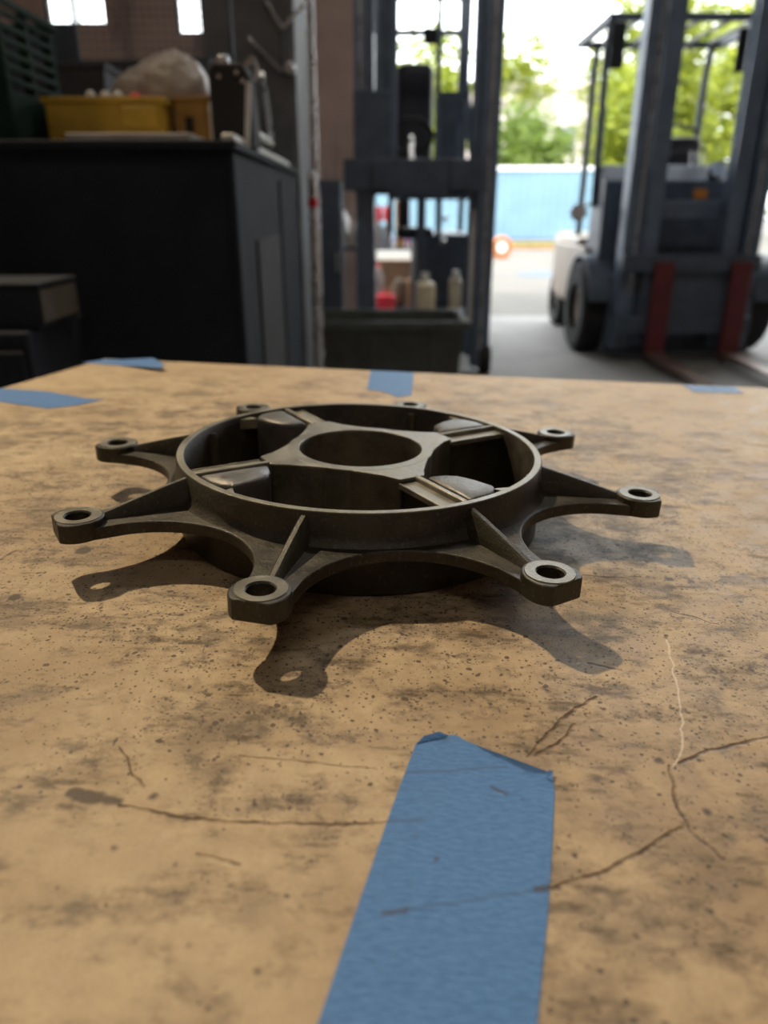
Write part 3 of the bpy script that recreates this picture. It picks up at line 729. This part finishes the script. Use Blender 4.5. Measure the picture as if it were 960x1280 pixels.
for x in (gx0, gx1):
    MB().path([(x, .55, 1.10), (x, .62, 2.18), (x + (.03 if x < 0 else -.03), .68, 2.38)], .028, 12).build('guard_post', M_DARK, fr)
    MB().path([(x + (.19 if x < 0 else -.10), 1.75, .86), (x + (.19 if x < 0 else -.10), 1.72, 2.20), (x + (.19 if x < 0 else -.10), 1.66, 2.38)], .030, 12).build('guard_post', M_DARK, fr)
bx('guard_rail', M_DARK, fr, gx0, gx1, .64, .70, 2.37, 2.42, .006); bx('guard_rail', M_DARK, fr, gx0, gx1, 1.63, 1.69, 2.37, 2.42, .006)
for x in (gx0 + .03, gx1 - .03): bx('guard_rail', M_DARK, fr, x - .03, x + .03, .70, 1.63, 2.37, 2.42, .006)
for x in (-.33, -.10, .13, .36, .55): bx('roof_slat', M_GREY, fr, x - .02, x + .02, .70, 1.63, 2.385, 2.405, .003)
for x, z, h in ((-.52, 2.19, .15), (.40, 2.16, .14)):
    mr = bx('mirror', M_DULL, fr, x - .05, x + .05, .52, .55, z - h, z + h, .03, seg=4)
    MB().path([(x, .55, z), (x + (-.04 if x < 0 else .1), .62, z + .08)], .010).build('mirror_arm', M_DARK, mr)
m = bx('seat_back', M_SEAT, fr, .06, .50, 1.30, 1.44, .98, 1.66, .05, seg=4)
MB().path([(.10, 1.37, 1.62), (.12, 1.37, 1.72), (.30, 1.37, 1.76), (.44, 1.37, 1.72), (.46, 1.37, 1.62)], .014).build('head_loop', M_SEAT, m)
bx('seat_cushion', M_SEAT, fr, .06, .50, .95, 1.40, .86, .99, .04, seg=4)
st = MB().cyl((.12, .62, 1.15), (.12, .80, 1.40), .022).build('steering_column', M_DARK, fr)
b = MB(); nn, mm_ = 32, 8
def torus(b, c, q, Rr, r, nn=32, mm=8):
    V = [[b.bm.verts.new(Vector(c) + q @ Vector(((Rr + r * math.cos(2 * math.pi * j / mm)) * math.cos(2 * math.pi * i / nn), (Rr + r * math.cos(2 * math.pi * j / mm)) * math.sin(2 * math.pi * i / nn), r * math.sin(2 * math.pi * j / mm)))) for j in range(mm)] for i in range(nn)]
    for i in range(nn):
        for j in range(mm): b.face([V[i][j], V[(i + 1) % nn][j], V[(i + 1) % nn][(j + 1) % mm], V[i][(j + 1) % mm]])
    return b
torus(b, (.12, .80, 1.40), Vector((0, .18, .25)).to_track_quat('Z', 'Y'), .16, .016).build('steering_wheel', M_DULL, fr)
for x, z in ((-.21, 1.20), (.16, 1.19)): bx('indicator_lamp', M_AMBER, fr, x - .05, x + .05, .318, .345, z - .035, z + .035, .006)
bx('indicator_lamp', plain('dull_yellow_lamp', (.42, .34, .10), .4), fr, -.26, -.16, .318, .345, .93, .98, .006)
for x, z, y in ((-.70, 1.06, .58), (.27, 1.36, .40)):
    lo = MB().cyl((x, y, z), (x, y - .07, z), .055, .065, 20).build('work_lamp', M_DARK, fr, .004); MB().cyl((x, y - .071, z), (x, y - .078, z), .058, .050, 20).build('lamp_lens', M_LENS, lo)
MB().path([(-.70, .58, 1.06), (-.62, .60, 1.12), (-.575, .58, 1.12)], .012).build('lamp_arm', M_STEEL, fr)
for i, (x, y, z) in enumerate(((.12, .50, 1.42), (.17, .50, 1.42), (.22, .50, 1.42))):
    lv = MB().cyl((x, y, z - .05), (x, y + .03, z + .08), .006).build('control_lever', M_STEEL, fr); bmk = MB(); bmesh.ops.create_uvsphere(bmk.bm, u_segments=12, v_segments=8, radius=.018)
    kb = bmk.build('lever_knob', M_DULL, lv); kb.location = (x, y + .03, z + .09)

# left forklift, mast towards us, narrower and darker
fl = thing('forklift', (.28, 5.30, 0), 'dark forklift with raised carriage standing before the stained wall', 'forklift', 'forklifts at the door')
channel(fl, -.465, -.395, -.05, .09, .10, 2.75, True); channel(fl, .335, .455, -.05, .09, .04, 2.75, False)
channel(fl, -.39, -.345, -.02, .09, .12, 2.70, True); bx('load_backrest', M_MAST, fl, -.242, -.196, -.10, -.06, 1.38, 2.70, .004); bx('backrest_plate', M_DARK, fl, -.302, -.240, -.09, -.07, 1.70, 2.70, .003); bx('load_backrest', M_MAST, fl, -.33, -.30, -.10, -.06, 1.70, 2.70, .004); channel(fl, .285, .330, -.02, .09, .12, 2.70, False)
for z in (.12, 2.62): bx('mast_crossbeam', M_MAST, fl, -.395, .345, .10, .16, z, z + .12, .004)
bx('carriage_plate', M_DARK, fl, -.47, -.232, -.11, -.05, 1.20, 1.76, .006)
bx('carriage_bar', M_DARK, fl, -.54, .345, -.12, -.05, 1.19, 1.38, .006)
for x in (-.30, .20):
    f = bx('fork', M_DARK, fl, x - .055, x + .055, -.16, -.12, 1.17, 1.37, .006)
    b = MB(); b.box(x - .055, x + .055, -.16, .0, 1.17, 1.20)
    b.build('fork_heel', M_DARK, f, .004)
MB().cyl((-.365, .13, .15), (-.365, .13, 2.1), .026).build('lift_cylinder', M_STEEL, fl)
for x in (-.425, .395): MB().bar((x, -.057, 1.76), (x, -.057, 2.7), .012, .006).build('chain', M_STEEL, fl)
bx('mast_strip', M_WHITE, fl, .300, .328, -.028, -.020, .35, 1.08, .002)
MB().bar((.392, -.062, .06), (.392, -.062, 2.7), .010, .010).build('mast_rail', M_STEEL, fl)
bx('floor_plate', M_DARK, fl, -.02, .46, .70, 2.2, .22, .34, .01)
bx('hood', M_DARK, fl, -.02, .46, 1.05, 2.3, .34, .90, .03, seg=3)
bx('dash_cowl', M_DARK, fl, -.24, .42, .60, .80, 1.15, 1.42, .03, seg=3)
bx('dash_support', M_DARK, fl, -.03, .03, .62, .76, .34, 1.16, .004)
MB().cyl((.135, .70, .85), (.135, .80, 1.30), .024).build('steering_column', M_DARK, fl)
b = MB(); torus(b, (-.08, .78, 1.58), Vector((0, .28, .35)).to_track_quat('Z', 'Y'), .155, .016).build('steering_wheel', M_DULL, fl)
MB().path([(-.08, .70, 1.42), (-.08, .78, 1.58)], .02).build('wheel_boss', M_STEEL, fl)
sbk = bx('seat_back', M_SEAT, fl, -.18, .12, 1.42, 1.55, 1.40, 2.16, .10, seg=5)
bx('seat_mount', M_SEAT, fl, -.16, -.06, 1.50, 1.62, .88, 1.45, .02)
bx('seat_cushion', M_SEAT, fl, -.18, .12, 1.05, 1.50, .86, .95, .04, seg=4)
for x in (.105, .262):
    MB().bar((x, .66, 1.30), (x, .72, 2.72), .038, .030).build('guard_post', M_MAST, fl, .004)
bx('guard_crossbar', M_MAST, fl, -.24, .262, .69, .73, 2.20, 2.235, .004)
bx('guard_crossbar', M_MAST, fl, .105, .262, .69, .73, 1.82, 1.86, .004)
MB().bar((.275, .72, 2.05), (.405, .74, 1.25), .05, .05).build('guard_strut', M_MAST, fl, .004)
bx('side_console', M_DARK, fl, .105, .31, .66, .86, 1.25, 1.82, .02)
for x in (-.22, .43): MB().bar((x, 2.1, .88), (x, 2.0, 2.72), .05).build('guard_post', M_MAST, fl, .004)
m = MB(); m.box(-.25, .46, .66, .72, 2.70, 2.76).box(-.25, .46, 1.98, 2.05, 2.70, 2.76).box(-.25, -.19, .72, 1.98, 2.70, 2.76).box(.40, .46, .72, 1.98, 2.70, 2.76); m.build('guard_frame', M_MAST, fl, .004)
for x in (-.06, .08, .22): bx('roof_slat', M_MAST, fl, x - .02, x + .02, .72, 1.98, 2.71, 2.74)
for x, z in ((-.10, 2.18), (.36, 1.92)): bx('mirror', M_DULL, fl, x + .09, x + .19, .60, .63, z - .05, z + .05, .02, seg=3)
wheel(fl, .395, .47, -.02, .10, M_DARK, 'load_wheel'); wheel(fl, -.47, -.395, -.02, .10, M_DARK, 'load_wheel')
for x0, x1 in ((-.02, .15), (.29, .46)): wheel(fl, x0, x1, 1.85, .22, M_DARK)
for x, z in ((.165, .86), (.175, 1.02), (.29, 1.30), (.33, 1.40)):
    MB().cyl((x, .60, z), (x, .585, z), .022, .018, 14).build('gauge', M_LENS, fl)
cj = bx('canister', plain('cream_plastic', (.80, .72, .52), .4), fl, .20, .29, .30, .45, .36, .62, .025, seg=3); MB().cyl((.245, .37, .62), (.245, .37, .67), .028).build('canister_cap', M_WHITE, cj)
bx('side_step', M_DARK, fl, .16, .345, .16, .70, .30, .36, .006)
bx('body', plain('cream_plastic', (.80, .72, .52), .4), cj, -.06, .07, -.10, .10, .30, .62, .03, seg=3); MB().cyl((0, 0, .62), (0, 0, .68), .03).build('cap', M_WHITE, cj); bx('stand', M_DARK, cj, -.09, .10, -.13, .13, 0, .30, .005)

# ------------------------------------------------------------------ shelf with cans and jugs against the far wall
SY = 7.82
sh = thing('storage_shelf', (-.40, SY, 0), 'small dark shelf holding white bottles against the stained wall', 'shelf')
for z in (.04, .74): bx('shelf_board', M_DARK, sh, -.24, .22, -.12, .12, z - .03, z, .003)
for x in (-.23, .21):
    for y in (-.11, .11): bx('post', M_DARK, sh, x - .009, x + .009, y - .009, y + .009, 0, .74)
def jug(name, x, y, z, wd, h, mat, capmat, label, cat, caph=.03, capw=.25):
    t = thing(name, (x, y, z), label, cat)
    MB().lathe([(.001, 0), (wd / 2, 0), (wd / 2, h * .75), (wd * .22, h * .92), (wd * .22, h), (.001, h)], 20, closed=False).build('body', mat, t)
    MB().cyl((0, 0, h), (0, 0, h + caph), wd * capw, wd * capw * .9, 14).build('cap', capmat, t)
    return t
jug('bottle', -.405, SY, .741, .13, .34, M_WHITE, M_DULL, 'white bottle at the left end of the small shelf', 'bottle')
jug('jug', -.255, SY, .741, .15, .20, M_WHITE, M_WHITE, 'low white jug beside the white bottle', 'jug')
# rack of cans and planks just outside the door
SO = 8.86
M_WHITE2 = plain('dull_white_plastic', (.22, .22, .21), .5)
ro = thing('yard_rack', (.15, SO, 0), 'low rack of cans and planks outside the door behind the left forklift', 'rack')
for z in (.04, .70): bx('shelf_board', M_DARK, ro, -.27, .33, -.14, .14, z - .03, z, .003)
for x in (-.26, .32):
    for y in (-.13, .13): bx('post', M_DARK, ro, x - .009, x + .009, y - .009, y + .009, 0, .70)
jug('can', -.065, SO, .701, .10, .27, M_WHITE2, M_REDB, 'slim white can with a red top at the left of the yard rack', 'can', .15, .5)
jug('can', .045, SO, .701, .11, .27, M_GREY, M_REDB, 'grey can with a red top left of the brown plank', 'can', .15, .5)
tag(bx('plank', plain('warm_brown_timber', (.62, .36, .15), .7), None, .125, .235, SO - .08, SO - .05, .701, 1.18, .003), 'brown wooden plank standing on the yard rack', 'plank')
tag(bx('plank', M_REDB, None, .250, .285, SO - .08, SO - .05, .701, 1.14, .003), 'narrow red plank standing beside the brown one', 'plank')
tag(lump('cloth_bundle', plain('buff_cloth', (.16, .13, .09), .9), (.17, SO - .02, .182), (.085, .10, .18), .12, 9, flat=.78), 'buff cloth bundle on the lower board of the yard rack', 'cloth')
jug('bottle', -.06, SO, .041, .10, .44, M_WHITE2, M_REDB, 'white bottle on the lower board of the yard rack', 'bottle')
kx = thing('wooden_crate', (.33, SO, .041), 'brown open crate on the lower board under the planks', 'crate')
open_box(kx, -.06, .12, -.12, .12, 0, .30, .012, M_BROWN, .008)
bc = thing('carton', (.12, 9.35, -.002), 'buff carton on the ground behind the yard rack', 'box')
bx('body', plain('buff_carton', (.20, .14, .09), .8), bc, -.26, .30, -.15, .15, 0, .50, .004); bx('lid', plain('buff_carton', (.20, .14, .09), .8), bc, -.265, .305, -.155, .155, .50, .54, .004)
rb = thing('toolbox', (.0, SO - .26, 0), 'bright red toolbox on the ground before the yard rack', 'toolbox')
bx('body', M_REDB, rb, -.10, .12, -.06, .06, -.001, .17, .006); bx('lid', M_REDB, rb, -.103, .123, -.063, .063, .17, .20, .006); MB().path([(-.04, 0, .20), (-.03, 0, .235), (.05, 0, .235), (.06, 0, .20)], .008).build('handle', M_REDB, rb)

# ------------------------------------------------------------------ yard: container, kerb, reel, trees, far building
co = thing('shipping_container', (5, 29, 0), 'light blue corrugated shipping container across the yard', 'container')
CX0, CX1, CZ0, CZ1 = -6.2, 6.2, .16, 2.42
m = MB(); n = 0; x = CX0; pts = []
while x < CX1 - .01:
    for dx, dy in ((0, 0), (.10, 0), (.14, .05), (.24, .05)): pts.append((min(x + dx, CX1), dy))
    x += .28
pts.append((CX1, 0))
a = m.verts([(px, py, CZ0) for px, py in pts]); b = m.verts([(px, py, CZ1) for px, py in pts])
c = m.verts([(px, py + .03, CZ0) for px, py in pts]); d = m.verts([(px, py + .03, CZ1) for px, py in pts])
for i in range(len(pts) - 1): m.face([a[i], a[i + 1], b[i + 1], b[i]]); m.face([c[i + 1], c[i], d[i], d[i + 1]])
m.build('corrugated_side', M_BLUEC, co, smooth=False)
bx('top_rail', M_WHITE, co, CX0, CX1, -.03, .10, CZ1, CZ1 + .13, .01); bx('bottom_rail', M_NAVY, co, CX0, CX1, -.03, .10, .02, CZ0, .01)
bx('roof', M_BLUEC, co, CX0, CX1, .08, 2.4, CZ1 - .02, CZ1 + .08); bx('back_side', M_BLUEC, co, CX0, CX1, 2.36, 2.4, CZ0, CZ1)
for x in (CX0, CX1 - .12): bx('corner_post', M_BLUEC, co, x, x + .12, -.04, .09, 0, CZ1 + .13, .01)
for x in (CX0, CX1 - .05): bx('end_wall', M_BLUEC, co, x, x + .05, .09, 2.36, CZ0, CZ1)
kb = thing('kerb_block', (4.75, 24, 0), 'yellow painted kerb block in front of the blue container', 'kerb')
bx('body', M_BROWN, kb, -1.1, 1.1, -.15, .15, -.002, .10, .02); bx('top_face', M_KERB, kb, -1.1, 1.1, -.16, .16, .10, .24, .02)
rl = thing('cable_reel', (2.87, 19.2, 0), 'orange cable reel standing in the yard beside the door', 'reel')
q90 = Vector((0, 1, 0)).to_track_quat('Z', 'Y')
for i in range(3): b = MB(); torus(b, (0, -.08 + .08 * i, .26), q90, .20, .055, 28, 8).build('cable_coil', M_ORANGE, rl)
MB().cyl((0, -.14, .26), (0, .14, .26), .12, .12, 24).build('hub', M_WHITE, rl)
bx('stand', M_ORANGE, rl, -.2, .2, -.16, .16, -.002, .02)

def tree(x, y, h, crown, n, lm, label, seed, zc=None):
    rnd = random.Random(seed)
    t = thing('yard_tree', (x, y, -.002), label, 'tree', 'trees behind the blue container')
    tr = MB().path([(0, 0, 0), (rnd.uniform(-.1, .1), 0, h * .3), (rnd.uniform(-.3, .3), rnd.uniform(-.2, .2), h * .62)], .16, 10)
    for i in range(6):
        a = rnd.uniform(0, 6.28); z0 = h * rnd.uniform(.28, .5)
        tr.cyl((0, 0, z0), (crown * .55 * math.cos(a), crown * .55 * math.sin(a), z0 + h * .25), .07, .03, 6)
    tr.build('trunk', M_TRUNK, t)
    b = MB(); zc = zc or h * .66
    for i in range(n):
        # leaf clusters spread over an uneven crown
        u = Vector((rnd.gauss(0, 1), rnd.gauss(0, 1), rnd.gauss(0, 1))).normalized() * (rnd.random() ** .45)
        c = Vector((u.x * crown, u.y * crown, zc + u.z * (h - zc)))
        if rnd.random() < .18: continue
        for k in range(16):
            p = c + Vector((rnd.gauss(0, .26), rnd.gauss(0, .26), rnd.gauss(0, .20)))
            q = Vector((rnd.gauss(0, 1), rnd.gauss(0, 1), rnd.gauss(0, 1))).to_track_quat('Z', 'Y'); s = rnd.uniform(.10, .19)
            b.face(b.verts([p + q @ Vector(v) * s for v in ((-1, 0, 0), (-.2, -.55, 0), (1, 0, 0), (-.2, .55, 0))]))
    tag(b.build('foliage', lm, t, smooth=False), kind='stuff')
tree(6.2, 35.2, 5.4, 1.9, 260, M_LEAF[1], 'round green tree in the gap between the two forklifts', 1, 3.4)
tree(6.6, 41, 9.0, 1.9, 130, M_LEAF[0], 'taller thin yellow green tree rising behind the round tree', 2, 7.3)
tree(1.9, 35.2, 8.3, 1.9, 260, M_LEAF[0], 'yellow green tree seen through the left forklift', 3, 5.2)
tree(-1.4, 40, 7.0, 1.9, 120, M_LEAF[1], 'green tree half hidden by the stained wall', 4)
tree(10.6, 35.4, 6.9, 1.6, 420, M_LEAF[0], 'bushy tree behind the left mast of the right forklift', 5, 3.8)
tree(14.4, 43, 13.0, 4.4, 1500, M_LEAF[0], 'tallest tree behind the right forklift guard', 6, 6.6)
tree(16.0, 35.2, 9.4, 2.6, 700, M_LEAF[0], 'spreading yellow tree at the far right', 7, 5.0)
fb = thing('far_building', (9, 62, 0), 'pale distant building behind the trees', 'building')
bx('wall', M_FACADE, fb, -12, 16, 0, 10, -.002, 9.4, .05); bx('parapet', M_FACADE, fb, -12.2, 16.2, -.2, 10.2, 9.4, 9.9)
for i in range(9):
    for z in (2.2, 5.4): wd = bx('window', M_WINF, fb, -11 + i * 3, -9.6 + i * 3, -.05, 0, z, z + 1.5); bx('pane', M_GREY, wd, -10.9 + i * 3, -9.7 + i * 3, -.07, -.05, z + .1, z + 1.4)
